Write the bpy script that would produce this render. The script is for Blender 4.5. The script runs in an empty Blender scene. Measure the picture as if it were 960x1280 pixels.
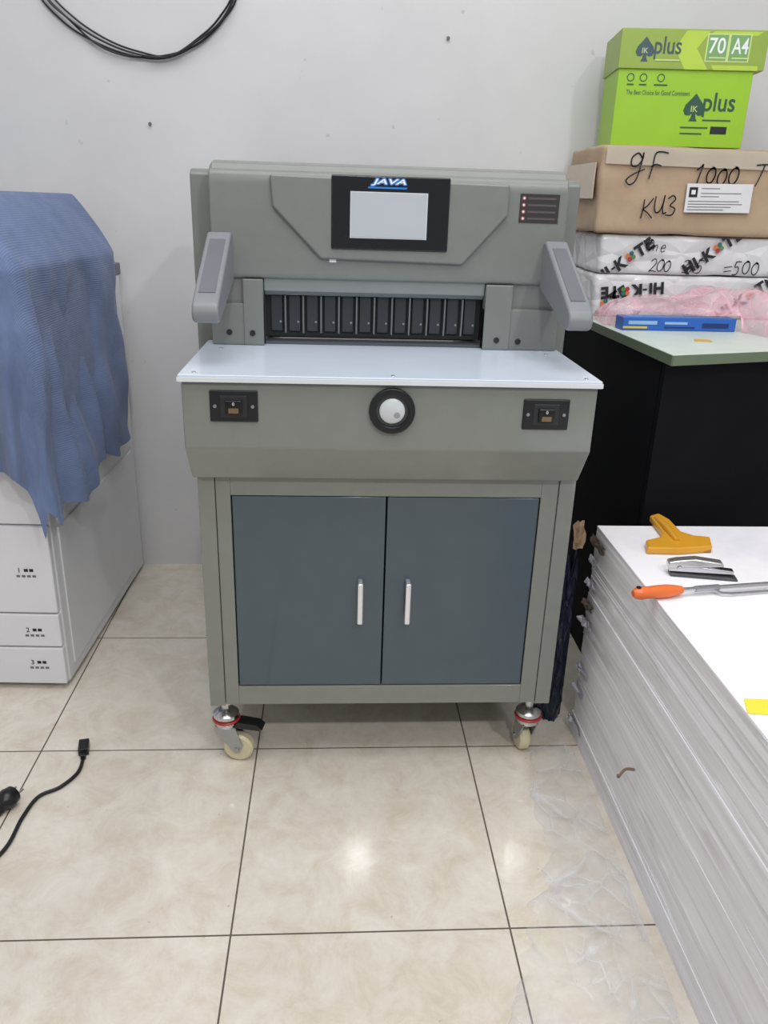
import bpy, bmesh, math, random
from mathutils import Vector, Matrix, noise
random.seed(7)
SC = bpy.context.scene
COL = SC.collection
R = math.radians
PI = math.pi

# ---------------------------------------------------------------- camera
F = 1000.0
CH = 1.22
PITCH = math.atan(.39); YAW = R(3.8); ROLL = R(1.8)
CM = Matrix.Rotation(-YAW, 3, 'Z') @ Matrix.Rotation(R(90) - PITCH, 3, 'X') @ Matrix.Rotation(ROLL, 3, 'Z')
CP = Vector((0, 0, CH))
cam_d = bpy.data.cameras.new('camera')
cam = bpy.data.objects.new('camera', cam_d); COL.objects.link(cam)
cam_d.sensor_fit = 'HORIZONTAL'; cam_d.sensor_width = 36; cam_d.lens = F / 960 * 36
cam_d.clip_start = .02
cam.matrix_world = Matrix.Translation(CP) @ CM.to_4x4()
SC.camera = cam
try:
    SC.view_settings.view_transform = 'Standard'
    SC.view_settings.look = 'None'
except Exception:
    pass

def ray(px, py):
    return CM @ Vector(((px - 480) / F, -(py - 640) / F, -1))
def onY(px, py, Y):
    d = ray(px, py); return CP + d * (Y / d.y)
def onZ(px, py, Z=0):
    d = ray(px, py); return CP + d * ((Z - CH) / d.z)

# ---------------------------------------------------------------- materials
def lin(c):
    return tuple(((v / 255) / 12.92 if v / 255 <= .04045 else ((v / 255 + .055) / 1.055) ** 2.4) for v in c)
MATS = {}
def mat(name, c, rough=.5, metal=0, var=.04, vs=12, bump=0, bs=60, alpha=1, coat=0, spec=.5, stretch=None, detail=4, emit=0):
    if name in MATS: return MATS[name]
    m = bpy.data.materials.new(name); m.use_nodes = True
    nt = m.node_tree; N = nt.nodes; L = nt.links
    p = N['Principled BSDF']
    col = lin(c)
    tc = N.new('ShaderNodeTexCoord'); mp = N.new('ShaderNodeMapping')
    L.new(tc.outputs['Object'], mp.inputs['Vector'])
    if stretch: mp.inputs['Scale'].default_value = stretch
    nz = N.new('ShaderNodeTexNoise'); nz.inputs['Scale'].default_value = vs; nz.inputs['Detail'].default_value = detail
    L.new(mp.outputs[0], nz.inputs['Vector'])
    cr = N.new('ShaderNodeValToRGB')
    cr.color_ramp.elements[0].position = .3; cr.color_ramp.elements[1].position = .7
    cr.color_ramp.elements[0].color = (*[max(0, v * (1 - var)) for v in col], 1)
    cr.color_ramp.elements[1].color = (*[min(1, v * (1 + var)) for v in col], 1)
    L.new(nz.outputs['Fac'], cr.inputs['Fac'])
    L.new(cr.outputs['Color'], p.inputs['Base Color'])
    p.inputs['Roughness'].default_value = rough
    p.inputs['Metallic'].default_value = metal
    p.inputs['Specular IOR Level'].default_value = spec
    if coat: p.inputs['Coat Weight'].default_value = coat; p.inputs['Coat Roughness'].default_value = .07
    if alpha < 1: p.inputs['Alpha'].default_value = alpha
    if emit:
        L.new(cr.outputs['Color'], p.inputs['Emission Color']); p.inputs['Emission Strength'].default_value = emit
    if bump:
        n2 = N.new('ShaderNodeTexNoise'); n2.inputs['Scale'].default_value = bs; n2.inputs['Detail'].default_value = 3
        L.new(mp.outputs[0], n2.inputs['Vector'])
        b = N.new('ShaderNodeBump'); b.inputs['Strength'].default_value = bump; b.inputs['Distance'].default_value = .01
        L.new(n2.outputs['Fac'], b.inputs['Height']); L.new(b.outputs[0], p.inputs['Normal'])
    MATS[name] = m
    return m

def film_mat(name, c, a_base, a_crease, sc, bump=.5, rough=.15, wid=.09):
    """clear crumpled film: fine straight creases are whiter and more opaque than the flat facets"""
    m = bpy.data.materials.new(name); m.use_nodes = True
    nt = m.node_tree; N = nt.nodes; L = nt.links; p = N['Principled BSDF']
    tc = N.new('ShaderNodeTexCoord')
    dn = N.new('ShaderNodeTexNoise'); dn.inputs['Scale'].default_value = 5; L.new(tc.outputs['Object'], dn.inputs['Vector'])
    mixv = N.new('ShaderNodeMixRGB'); mixv.inputs['Fac'].default_value = .10
    L.new(tc.outputs['Object'], mixv.inputs['Color1']); L.new(dn.outputs['Color'], mixv.inputs['Color2'])
    outs = []; hs = []
    for s, k in ((sc, 1.0), (sc * 2.3, .7)):
        v = N.new('ShaderNodeTexVoronoi'); v.feature = 'DISTANCE_TO_EDGE'; v.inputs['Scale'].default_value = s
        L.new(mixv.outputs[0], v.inputs['Vector'])
        r = N.new('ShaderNodeMapRange'); r.inputs['From Min'].default_value = 0; r.inputs['From Max'].default_value = wid
        r.inputs['To Min'].default_value = k; r.inputs['To Max'].default_value = 0
        L.new(v.outputs['Distance'], r.inputs['Value']); outs.append(r); hs.append(v)
    mx = N.new('ShaderNodeMath'); mx.operation = 'MAXIMUM'; L.new(outs[0].outputs[0], mx.inputs[0]); L.new(outs[1].outputs[0], mx.inputs[1])
    n2 = N.new('ShaderNodeTexNoise'); n2.inputs['Scale'].default_value = 8; L.new(tc.outputs['Object'], n2.inputs['Vector'])
    nr = N.new('ShaderNodeMapRange'); nr.inputs['From Min'].default_value = .35; nr.inputs['From Max'].default_value = .65; nr.inputs['To Min'].default_value = .25
    L.new(n2.outputs['Fac'], nr.inputs['Value'])
    ml = N.new('ShaderNodeMath'); ml.operation = 'MULTIPLY'; L.new(mx.outputs[0], ml.inputs[0]); L.new(nr.outputs[0], ml.inputs[1])
    c1 = N.new('ShaderNodeMath'); c1.operation = 'MULTIPLY'; c1.inputs[1].default_value = a_crease; L.new(ml.outputs[0], c1.inputs[0])
    c2 = N.new('ShaderNodeMath'); c2.operation = 'MULTIPLY_ADD'; c2.inputs[1].default_value = a_base; L.new(nr.outputs[0], c2.inputs[0]); L.new(c1.outputs[0], c2.inputs[2])
    L.new(c2.outputs[0], p.inputs['Alpha'])
    p.inputs['Base Color'].default_value = (*lin(c), 1); p.inputs['Roughness'].default_value = rough
    b = N.new('ShaderNodeBump'); b.inputs['Strength'].default_value = bump; b.inputs['Distance'].default_value = .02
    L.new(hs[0].outputs['Distance'], b.inputs['Height'])
    b2 = N.new('ShaderNodeBump'); b2.inputs['Strength'].default_value = bump * .7; b2.inputs['Distance'].default_value = .02
    L.new(hs[1].outputs['Distance'], b2.inputs['Height']); L.new(b.outputs[0], b2.inputs['Normal']); L.new(b2.outputs[0], p.inputs['Normal'])
    return m

def floor_mat():
    m = bpy.data.materials.new('floor tile'); m.use_nodes = True
    nt = m.node_tree; N = nt.nodes; L = nt.links; p = N['Principled BSDF']
    tc = N.new('ShaderNodeTexCoord'); mp = N.new('ShaderNodeMapping')
    mp.inputs['Location'].default_value = (.178 + 5, -.026 + 5.16, 0)
    L.new(tc.outputs['Object'], mp.inputs['Vector'])
    br = N.new('ShaderNodeTexBrick'); br.offset = 0; br.squash = 1
    br.inputs['Scale'].default_value = 1; br.inputs['Brick Width'].default_value = .5; br.inputs['Row Height'].default_value = .516
    br.inputs['Mortar Size'].default_value = .0018; br.inputs['Mortar Smooth'].default_value = .1
    br.inputs['Bias'].default_value = 0
    L.new(mp.outputs[0], br.inputs['Vector'])
    n1 = N.new('ShaderNodeTexNoise'); n1.inputs['Scale'].default_value = 11; n1.inputs['Detail'].default_value = 12; n1.inputs['Roughness'].default_value = .78; n1.inputs['Distortion'].default_value = .5
    L.new(tc.outputs['Object'], n1.inputs['Vector'])
    cr = N.new('ShaderNodeValToRGB'); e = cr.color_ramp.elements
    e[0].position = .30; e[0].color = (*lin((210, 197, 178)), 1)
    e[1].position = .66; e[1].color = (*lin((235, 229, 219)), 1)
    k = e.new(.5); k.color = (*lin((225, 217, 203)), 1)
    L.new(n1.outputs['Fac'], cr.inputs['Fac'])
    vz = N.new('ShaderNodeTexNoise'); vz.inputs['Scale'].default_value = 60; vz.inputs['Detail'].default_value = 2
    L.new(tc.outputs['Object'], vz.inputs['Vector'])
    c2 = N.new('ShaderNodeValToRGB'); c2.color_ramp.elements[0].position = .74; c2.color_ramp.elements[1].position = .82
    L.new(vz.outputs['Fac'], c2.inputs['Fac'])
    mx0 = N.new('ShaderNodeMixRGB'); mx0.inputs['Color2'].default_value = (*lin((135, 115, 92)), 1)
    sc = N.new('ShaderNodeMath'); sc.operation = 'MULTIPLY'; sc.inputs[1].default_value = .6
    L.new(c2.outputs['Color'], sc.inputs[0]); L.new(sc.outputs[0], mx0.inputs['Fac']); L.new(cr.outputs['Color'], mx0.inputs['Color1'])
    mx = N.new('ShaderNodeMixRGB'); mx.inputs['Color2'].default_value = (*lin((92, 80, 70)), 1)
    L.new(br.outputs['Fac'], mx.inputs['Fac']); L.new(mx0.outputs[0], mx.inputs['Color1'])
    L.new(mx.outputs[0], p.inputs['Base Color'])
    p.inputs['Specular IOR Level'].default_value = .9
    rr = N.new('ShaderNodeMapRange'); rr.inputs['To Min'].default_value = .10; rr.inputs['To Max'].default_value = .8
    L.new(br.outputs['Fac'], rr.inputs['Value']); L.new(rr.outputs[0], p.inputs['Roughness'])
    b = N.new('ShaderNodeBump'); b.inputs['Strength'].default_value = .25; b.inputs['Distance'].default_value = .002; b.invert = True
    L.new(br.outputs['Fac'], b.inputs['Height']); L.new(b.outputs[0], p.inputs['Normal'])
    return m

def wall_mat():
    m = bpy.data.materials.new('wall paint'); m.use_nodes = True
    nt = m.node_tree; N = nt.nodes; L = nt.links; p = N['Principled BSDF']
    tc = N.new('ShaderNodeTexCoord')
    n1 = N.new('ShaderNodeTexNoise'); n1.inputs['Scale'].default_value = 2.2; n1.inputs['Detail'].default_value = 7; n1.inputs['Roughness'].default_value = .6
    L.new(tc.outputs['Object'], n1.inputs['Vector'])
    cr = N.new('ShaderNodeValToRGB'); e = cr.color_ramp.elements
    e[0].position = .25; e[0].color = (*lin((208, 208, 210)), 1); e[1].position = .7; e[1].color = (*lin((222, 222, 224)), 1)
    L.new(n1.outputs['Fac'], cr.inputs['Fac'])
    n2 = N.new('ShaderNodeTexNoise'); n2.inputs['Scale'].default_value = 26; n2.inputs['Detail'].default_value = 3
    L.new(tc.outputs['Object'], n2.inputs['Vector'])
    c2 = N.new('ShaderNodeValToRGB'); c2.color_ramp.elements[0].position = .73; c2.color_ramp.elements[1].position = .86
    L.new(n2.outputs['Fac'], c2.inputs['Fac'])
    mx = N.new('ShaderNodeMixRGB'); mx.inputs['Color2'].default_value = (*lin((170, 165, 160)), 1)
    L.new(c2.outputs['Color'], mx.inputs['Fac']); L.new(cr.outputs[0], mx.inputs['Color1'])
    L.new(mx.outputs[0], p.inputs['Base Color']); p.inputs['Roughness'].default_value = .6
    b = N.new('ShaderNodeBump'); b.inputs['Strength'].default_value = .12; b.inputs['Distance'].default_value = .01
    L.new(n1.outputs['Fac'], b.inputs['Height']); L.new(b.outputs[0], p.inputs['Normal'])
    return m

def sheet_mat():
    m = bpy.data.materials.new('paper sheets'); m.use_nodes = True
    nt = m.node_tree; N = nt.nodes; L = nt.links; p = N['Principled BSDF']
    tc = N.new('ShaderNodeTexCoord'); mp = N.new('ShaderNodeMapping'); mp.inputs['Scale'].default_value = (1.2, 1.2, 330)
    L.new(tc.outputs['Object'], mp.inputs['Vector'])
    n1 = N.new('ShaderNodeTexNoise'); n1.inputs['Scale'].default_value = 2; n1.inputs['Detail'].default_value = 6; n1.inputs['Roughness'].default_value = .6
    L.new(mp.outputs[0], n1.inputs['Vector'])
    cr = N.new('ShaderNodeValToRGB'); e = cr.color_ramp.elements
    e[0].position = .28; e[0].color = (*lin((222, 221, 231)), 1); e[1].position = .5; e[1].color = (*lin((246, 245, 250)), 1)
    L.new(n1.outputs['Fac'], cr.inputs['Fac']); L.new(cr.outputs[0], p.inputs['Base Color'])
    p.inputs['Roughness'].default_value = .6; p.inputs['Specular IOR Level'].default_value = .25
    b = N.new('ShaderNodeBump'); b.inputs['Strength'].default_value = .12; b.inputs['Distance'].default_value = .002
    L.new(n1.outputs['Fac'], b.inputs['Height']); L.new(b.outputs[0], p.inputs['Normal'])
    return m

def cloth_mat():
    m = bpy.data.materials.new('blue knit cloth'); m.use_nodes = True
    nt = m.node_tree; N = nt.nodes; L = nt.links; p = N['Principled BSDF']
    uv = N.new('ShaderNodeUVMap')
    w = N.new('ShaderNodeTexWave'); w.inputs['Scale'].default_value = 60; w.inputs['Distortion'].default_value = .6
    w.bands_direction = 'X'
    L.new(uv.outputs[0], w.inputs['Vector'])
    n1 = N.new('ShaderNodeTexNoise'); n1.inputs['Scale'].default_value = 9; n1.inputs['Detail'].default_value = 8; n1.inputs['Roughness'].default_value = .65
    L.new(uv.outputs[0], n1.inputs['Vector'])
    cr = N.new('ShaderNodeValToRGB'); e = cr.color_ramp.elements
    e[0].position = .3; e[0].color = (*lin((102, 118, 154)), 1); e[1].position = .7; e[1].color = (*lin((118, 134, 170)), 1)
    L.new(n1.outputs['Fac'], cr.inputs['Fac']); L.new(cr.outputs[0], p.inputs['Base Color'])
    p.inputs['Roughness'].default_value = .95; p.inputs['Specular IOR Level'].default_value = .08
    p.inputs['Sheen Weight'].default_value = .15
    b = N.new('ShaderNodeBump'); b.inputs['Strength'].default_value = .25; b.inputs['Distance'].default_value = .003
    L.new(w.outputs['Fac'], b.inputs['Height'])
    n3 = N.new('ShaderNodeTexNoise'); n3.inputs['Scale'].default_value = 16; n3.inputs['Detail'].default_value = 3; n3.inputs['Distortion'].default_value = .5
    L.new(uv.outputs[0], n3.inputs['Vector'])
    b2 = N.new('ShaderNodeBump'); b2.inputs['Strength'].default_value = .22; b2.inputs['Distance'].default_value = .012
    L.new(n3.outputs['Fac'], b2.inputs['Height']); L.new(b.outputs[0], b2.inputs['Normal']); L.new(b2.outputs[0], p.inputs['Normal'])
    return m

GREY = mat('machine grey enamel', (128, 132, 126), .34, 0, .03, 30, .02, 300, coat=.7)
GREY2 = mat('machine head enamel', (124, 128, 124), .33, 0, .03, 30, .02, 300)
ARMG = mat('guard arm enamel', (130, 134, 138), .42, 0, .03, 30)
ARMD = mat('guard arm inset', (104, 108, 114), .5)
DOOR = mat('slate blue door', (60, 79, 91), .3, 0, .03, 20, coat=1)
TOPW = mat('worktable laminate', (206, 216, 230), .2, 0, .03, 8)
BLACK = mat('black plastic', (24, 25, 28), .35)
BLACKG = mat('glossy black panel', (28, 30, 34), .15)
DARK = mat('dark recess', (38, 40, 42), .5)
RIB = mat('dark steel rib', (58, 62, 65), .4, .2)
FIN = mat('painted lit fin', (112, 117, 119), .35, .2)  # paler than the ribs: lit rib edges painted into the fin colour
CHROME = mat('chrome', (205, 205, 208), .2, 1)
STEEL = mat('brushed steel', (176, 178, 182), .3, .9)
SCREEN = mat('screen glass', (180, 186, 191), .12, 0, .02, 3, emit=.05)
WHITEM = mat('white printed ink', (235, 238, 242), .5)
BLUEI = mat('blue printed ink', (44, 126, 205), .5)
INK = mat('black printed ink', (30, 30, 36), .6)
GINK = mat('grey printed ink', (110, 112, 120), .6)
CREAM = mat('cream nylon wheel', (214, 206, 172), .4)
REDR = mat('red caster ring', (168, 50, 52), .4)
GAUGE = mat('dial face', (206, 212, 216), .3)

# ---------------------------------------------------------------- mesh builder
OFF = {}
_tc = {}
def textmesh(s, shear=0, offset=0, spacing=1):
    key = (s, shear, offset, spacing)
    if key in _tc: return _tc[key]
    cu = bpy.data.curves.new('t', 'FONT'); cu.body = s; cu.size = 1; cu.shear = shear; cu.offset = offset; cu.space_character = spacing
    cu.resolution_u = 4
    ob = bpy.data.objects.new('t', cu); COL.objects.link(ob)
    bpy.context.view_layer.update()
    dg = bpy.context.evaluated_depsgraph_get()
    me = bpy.data.meshes.new_from_object(ob.evaluated_get(dg))
    v = [(a.co.x, a.co.y) for a in me.vertices]; f = [tuple(p.vertices) for p in me.polygons]
    bpy.data.objects.remove(ob); bpy.data.curves.remove(cu); bpy.data.meshes.remove(me)
    x0 = min(a[0] for a in v); x1 = max(a[0] for a in v); y0 = min(a[1] for a in v); y1 = max(a[1] for a in v)
    v = [(a[0] - (x0 + x1) / 2, a[1] - (y0 + y1) / 2) for a in v]
    _tc[key] = (v, f, x1 - x0, y1 - y0)
    return _tc[key]

def catmull(pts, n=8, closed=False):
    P = [Vector(p) for p in pts]; out = []
    m = len(P)
    rng = range(m) if closed else range(m - 1)
    for i in rng:
        if closed: a, b, c, d = P[(i - 1) % m], P[i], P[(i + 1) % m], P[(i + 2) % m]
        else: a, b, c, d = P[max(0, i - 1)], P[i], P[i + 1], P[min(m - 1, i + 2)]
        for k in range(n):
            t = k / n
            out.append(.5 * ((2 * b) + (c - a) * t + (2 * a - 5 * b + 4 * c - d) * t * t + (3 * b - a - 3 * c + d) * t ** 3))
    if not closed: out.append(P[-1])
    return out

XR_, ZU_ = Vector((1, 0, 0)), Vector((0, 0, 1))
class MB:
    def __init__(s): s.v = []; s.f = []; s.uv = None
    def add(s, vs, fs, M=None):
        o = len(s.v)
        for p in vs:
            p = Vector(p)
            s.v.append(M @ p if M else p)
        for f in fs: s.f.append(tuple(i + o for i in f))
        return s
    def box(s, x0, x1, y0, y1, z0, z1, M=None):
        vs = [(x, y, z) for x in (x0, x1) for y in (y0, y1) for z in (z0, z1)]
        return s.add(vs, [(0, 1, 3, 2), (4, 6, 7, 5), (0, 4, 5, 1), (2, 3, 7, 6), (0, 2, 6, 4), (1, 5, 7, 3)], M)
    def prism(s, pts, axis, a, b, M=None):
        n = len(pts)
        def mk(p, t):
            return (t, p[0], p[1]) if axis == 'X' else ((p[0], t, p[1]) if axis == 'Y' else (p[0], p[1], t))
        vs = [mk(p, a) for p in pts] + [mk(p, b) for p in pts]
        fs = [tuple(range(n)), tuple(range(2 * n - 1, n - 1, -1))]
        for i in range(n):
            j = (i + 1) % n; fs.append((i, j, n + j, n + i))
        return s.add(vs, fs, M)
    def frame(s, axis):
        a = Vector(axis).normalized()
        u = a.cross(Vector((0, 0, 1)) if abs(a.z) < .9 else Vector((1, 0, 0))).normalized()
        return a, u, a.cross(u)
    def lathe(s, prof, org, axis=(0, 0, 1), n=28, M=None, cap=True):
        a, u, w = s.frame(axis); org = Vector(org); vs = []; fs = []
        for r, h in prof:
            for i in range(n):
                t = 2 * PI * i / n
                vs.append(org + a * h + (u * math.cos(t) + w * math.sin(t)) * max(r, 1e-5))
        m = len(prof)
        for k in range(m - 1):
            for i in range(n):
                j = (i + 1) % n
                fs.append((k * n + i, k * n + j, (k + 1) * n + j, (k + 1) * n + i))
        if cap:
            fs.append(tuple(range(n - 1, -1, -1))); fs.append(tuple(range((m - 1) * n, m * n)))
        return s.add(vs, fs, M)
    def cyl(s, p0, p1, r, r1=None, n=20, M=None):
        p0 = Vector(p0); p1 = Vector(p1); d = p1 - p0
        return s.lathe([(r, 0), (r if r1 is None else r1, d.length)], p0, d, n, M)
    def ring(s, org, axis, r0, r1, h, n=36):
        return s.lathe([(r0, 0), (r1, 0), (r1, h), (r0, h), (r0, 0)], org, axis, n, cap=False)
    def tube(s, path, r, n=8, closed=False, M=None):
        P = [Vector(p) for p in path]; m = len(P); vs = []; fs = []
        nrm = None
        for i in range(m):
            if closed: t = (P[(i + 1) % m] - P[i - 1]).normalized()
            else: t = (P[min(i + 1, m - 1)] - P[max(i - 1, 0)]).normalized()
            if nrm is None:
                nrm = t.cross(Vector((0, 0, 1)) if abs(t.z) < .9 else Vector((1, 0, 0))).normalized()
            else:
                nrm = (nrm - t * nrm.dot(t)).normalized()
            b = t.cross(nrm)
            rr = r[i] if isinstance(r, (list, tuple)) else r
            for k in range(n):
                a = 2 * PI * k / n
                vs.append(P[i] + (nrm * math.cos(a) + b * math.sin(a)) * rr)
        for i in range(m if closed else m - 1):
            i2 = (i + 1) % m
            for k in range(n):
                k2 = (k + 1) % n
                fs.append((i * n + k, i * n + k2, i2 * n + k2, i2 * n + k))
        if not closed:
            fs.append(tuple(range(n - 1, -1, -1))); fs.append(tuple(range((m - 1) * n, m * n)))
        return s.add(vs, fs, M)
    def plane(s, pts2, org, right=XR_, up=ZU_, lift=0):
        nn = right.cross(up)
        return s.add([Vector(org) + right * a + up * b + nn * lift for a, b in pts2], [tuple(range(len(pts2)))])
    def text(s, t, org, w=None, h=None, right=XR_, up=ZU_, lift=.0008, rot=0, shear=0, offset=0, spacing=1):
        v, f, W, Hh = textmesh(t, shear, offset, spacing)
        sx = w / W if w else (h / Hh); sy = h / Hh if h else sx
        c, sn = math.cos(rot), math.sin(rot)
        nn = right.cross(up); vs = []
        for a, b in v:
            a *= sx; b *= sy
            vs.append(Vector(org) + right * (a * c - b * sn) + up * (a * sn + b * c) + nn * lift)
        return s.add(vs, f)
    def ribbon(s, pts, w, org, right=XR_, up=ZU_, lift=.001):
        nn = right.cross(up)
        for (a, b) in zip(pts, pts[1:]):
            d = Vector((b[0] - a[0], b[1] - a[1]))
            if d.length < 1e-6: continue
            d.normalize(); q = Vector((-d.y, d.x)) * w / 2; e = d * w * .35
            cs = [(a[0] - e.x + q.x, a[1] - e.y + q.y), (a[0] - e.x - q.x, a[1] - e.y - q.y), (b[0] + e.x - q.x, b[1] + e.y - q.y), (b[0] + e.x + q.x, b[1] + e.y + q.y)]
            s.add([Vector(org) + right * x + up * y + nn * lift for x, y in cs], [(0, 1, 2, 3)])
        return s
    def clip(s, planes):
        """trim flat print to the face it is printed on"""
        bm = bmesh.new()
        vs = [bm.verts.new(v) for v in s.v]
        for f in s.f:
            try: bm.faces.new([vs[i] for i in f])
            except ValueError: pass
        for co, no in planes:
            bmesh.ops.bisect_plane(bm, geom=bm.verts[:] + bm.edges[:] + bm.faces[:], plane_co=co, plane_no=no, clear_outer=True)
        bm.verts.index_update()
        s.v = [v.co.copy() for v in bm.verts]; s.f = [tuple(v.index for v in f.verts) for f in bm.faces]
        bm.free(); return s
    def build(s, name, m, parent=None, bevel=0, seg=2, label=None, smooth=True, ang=38):
        off = OFF.get(parent.name, Vector()) if parent else Vector()
        me = bpy.data.meshes.new(name)
        me.from_pydata([v - off for v in s.v], [], s.f)
        bm = bmesh.new(); bm.from_mesh(me)
        bmesh.ops.recalc_face_normals(bm, faces=bm.faces)
        if bevel:
            es = [e for e in bm.edges if len(e.link_faces) == 2 and e.calc_face_angle(0) > R(30)]
            bmesh.ops.bevel(bm, geom=es, offset=bevel, segments=seg, affect='EDGES', clamp_overlap=True, profile=.5)
        for f in bm.faces: f.smooth = smooth
        bm.to_mesh(me); bm.free()
        if smooth:
            try: me.set_sharp_from_angle(angle=R(ang if not bevel else 60))
            except Exception: pass
        if s.uv:
            ul = me.uv_layers.new(name='UVMap')
            for lp in me.loops: ul.data[lp.index].uv = s.uv[lp.vertex_index]
        me.materials.append(m)
        o = bpy.data.objects.new(name, me); COL.objects.link(o)
        if bevel:
            # keep the large faces truly flat in shading, with only the bevels rounded
            wn = o.modifiers.new('weighted normals', 'WEIGHTED_NORMAL'); wn.keep_sharp = True; wn.weight = 100
        if parent:
            o.parent = parent; OFF[o.name] = off
        if label: o['label'] = label
        return o

def tag(o, label, cat, group=None):
    o['label'] = label; o['category'] = cat
    if group: o['group'] = group
    return o
def thing(name, label, cat, loc, rotz=0, group=None, world=True):
    o = bpy.data.objects.new(name, None); COL.objects.link(o)
    o.empty_display_size = .05
    o.location = loc; o.rotation_euler = (0, 0, rotz)
    OFF[o.name] = Vector(loc) if world else Vector()
    return tag(o, label, cat, group)
def single(name, mb, m, label, cat, group=None, loc=None, rotz=0, **kw):
    """a thing made of one mesh: origin moved to its base"""
    if loc is None:
        xs = [v.x for v in mb.v]; ys = [v.y for v in mb.v]; zs = [v.z for v in mb.v]
        c = Vector(((min(xs) + max(xs)) / 2, (min(ys) + max(ys)) / 2, min(zs)))
        mb.v = [v - c for v in mb.v]
    else: c = Vector(loc)
    o = mb.build(name, m, **kw); o.location = c; o.rotation_euler = (0, 0, rotz)
    return tag(o, label, cat, group)

# ---------------------------------------------------------------- room
WY = 2.60
def struct(name, mb, m):
    o = mb.build(name, m, smooth=False); o['kind'] = 'structure'; return o
WM = wall_mat()
struct('floor', MB().box(-2.4, 2.8, -3.2, WY + .1, -.1, 0), floor_mat())
struct('wall_back', MB().box(-2.4, 2.8, WY, WY + .1, 0, 3.0), WM)
struct('wall_left', MB().box(-2.4, -2.3, -3.2, WY, 0, 3.0), WM)
struct('wall_right', MB().box(2.7, 2.8, -3.2, WY, 0, 3.0), WM)
struct('ceiling', MB().box(-2.4, 2.8, -3.2, WY + .1, 3.0, 3.1), mat('ceiling paint', (230, 230, 232), .8))

# ---------------------------------------------------------------- paper cutting machine
MC = thing('paper_cutting_machine', 'grey paper cutting machine on casters with white worktable and slate blue cabinet doors', 'paper cutter', (.108, 1.85, 0))
CX0, CX1, CY = -.270, .488, 1.505
YB = 2.22
b = MB()
b.box(CX0, CX0 + .033, CY, CY + .04, .169, .706); b.box(CX1 - .033, CX1, CY, CY + .04, .169, .706)
b.box(CX0, CX0 + .033, YB - .04, YB, .169, .706); b.box(CX1 - .033, CX1, YB - .04, YB, .169, .706)
b.box(CX0 + .003, CX0 + .012, CY + .03, YB - .01, .172, .706); b.box(CX1 - .012, CX1 - .003, CY + .03, YB - .01, .172, .706)
b.box(CX0 + .02, CX1 - .02, YB - .02, YB - .008, .172, .706)
b.box(CX0 + .02, CX1 - .02, CY + .02, YB - .02, .172, .186)
b.build('cabinet_body', GREY, MC, .002)
b = MB(); FX0, FX1 = CX0 + .034, CX1 - .034; DX0, DX1 = -.207, .4195; DZ0, DZ1 = .217, .664
fy0, fy1 = CY + .003, CY + .022
b.box(FX0, DX0, fy0, fy1, .171, .706); b.box(DX1, FX1, fy0, fy1, .171, .706)
b.box(DX0, DX1, fy0, fy1, DZ1, .706); b.box(DX0, DX1, fy0, fy1, .171, DZ0)
b.build('door_frame', GREY, MC, .001)
mid = .1055
for i, (x0, x1, hx) in enumerate(((DX0 + .002, mid - .0014, .055), (mid + .0014, DX1 - .002, .155))):
    d = MB().box(x0, x1, CY + .005, CY + .02, DZ0 + .002, DZ1 - .002).build('cabinet_door', DOOR, MC, .002)
    h = MB()
    h.box(hx - .0058, hx + .0058, CY - .022, CY - .012, .384, .479)
    h.box(hx - .005, hx + .005, CY - .016, CY + .007, .384, .396); h.box(hx - .005, hx + .005, CY - .016, CY + .007, .467, .479)
    h.build('door_handle', mat('polished chrome', (240, 241, 245), .14, .7), d, .003, 3, label='chrome bar handle')
# table body / apron
AY = 1.437
b = MB().prism([(AY, .906), (AY, .783), (1.491, .706), (YB, .706), (YB, .906)], 'X', -.277, .486)
b.build('table_apron', GREY, MC, .004)
wt = MB().box(-.281, .490, 1.428, 1.80, .907, .921).build('worktable', TOPW, MC, .002, label='glossy white worktable')
MB().box(-.282, .491, 1.4265, 1.429, .9085, .9165).build('edge_trim', mat('pale edge trim', (222, 228, 232), .3), wt)
for x, y in ((-.255, 1.45), (.105, 1.447), (.465, 1.45), (-.24, 1.70), (.45, 1.70)):
    MB().lathe([(.004, 0), (.0035, .0012)], (x, y, .921), n=12).build('screw', STEEL, wt)
# switches
for (pxa, pya) in ((292.5, 507.5), (682, 518)):
    c = onY(pxa, pya, AY)
    p = MB().box(c.x - .0435, c.x + .0435, AY - .004, AY + .001, c.z - .029, c.z + .029).build('switch_plate', BLACK, MC, .003)
    MB().box(c.x - .024, c.x + .024, AY - .0055, AY - .003, c.z - .020, c.z + .020).build('switch_bezel', mat('bezel charcoal', (40, 42, 46), .3), p, .001)
    MB().box(c.x - .015, c.x + .015, AY - .0105, AY - .005, c.z - .014, c.z + .012).build('push_button', mat('button black', (18, 18, 20), .25), p, .002)
    MB().box(c.x - .009, c.x + .009, AY - .0115, AY - .010, c.z - .011, c.z - .002).build('button_lens', mat('amber lens', (120, 100, 70), .3), p)
    MB().text('0', (c.x, AY - .0106, c.z + .006), h=.006, lift=.0003).build('printed_symbol', WHITEM, p)
    for sx in (-1, 1):
        MB().lathe([(.0035, 0), (.003, .0012)], (c.x + sx * .034, AY - .004, c.z), (0, -1, 0), 12).build('screw', STEEL, p)
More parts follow.
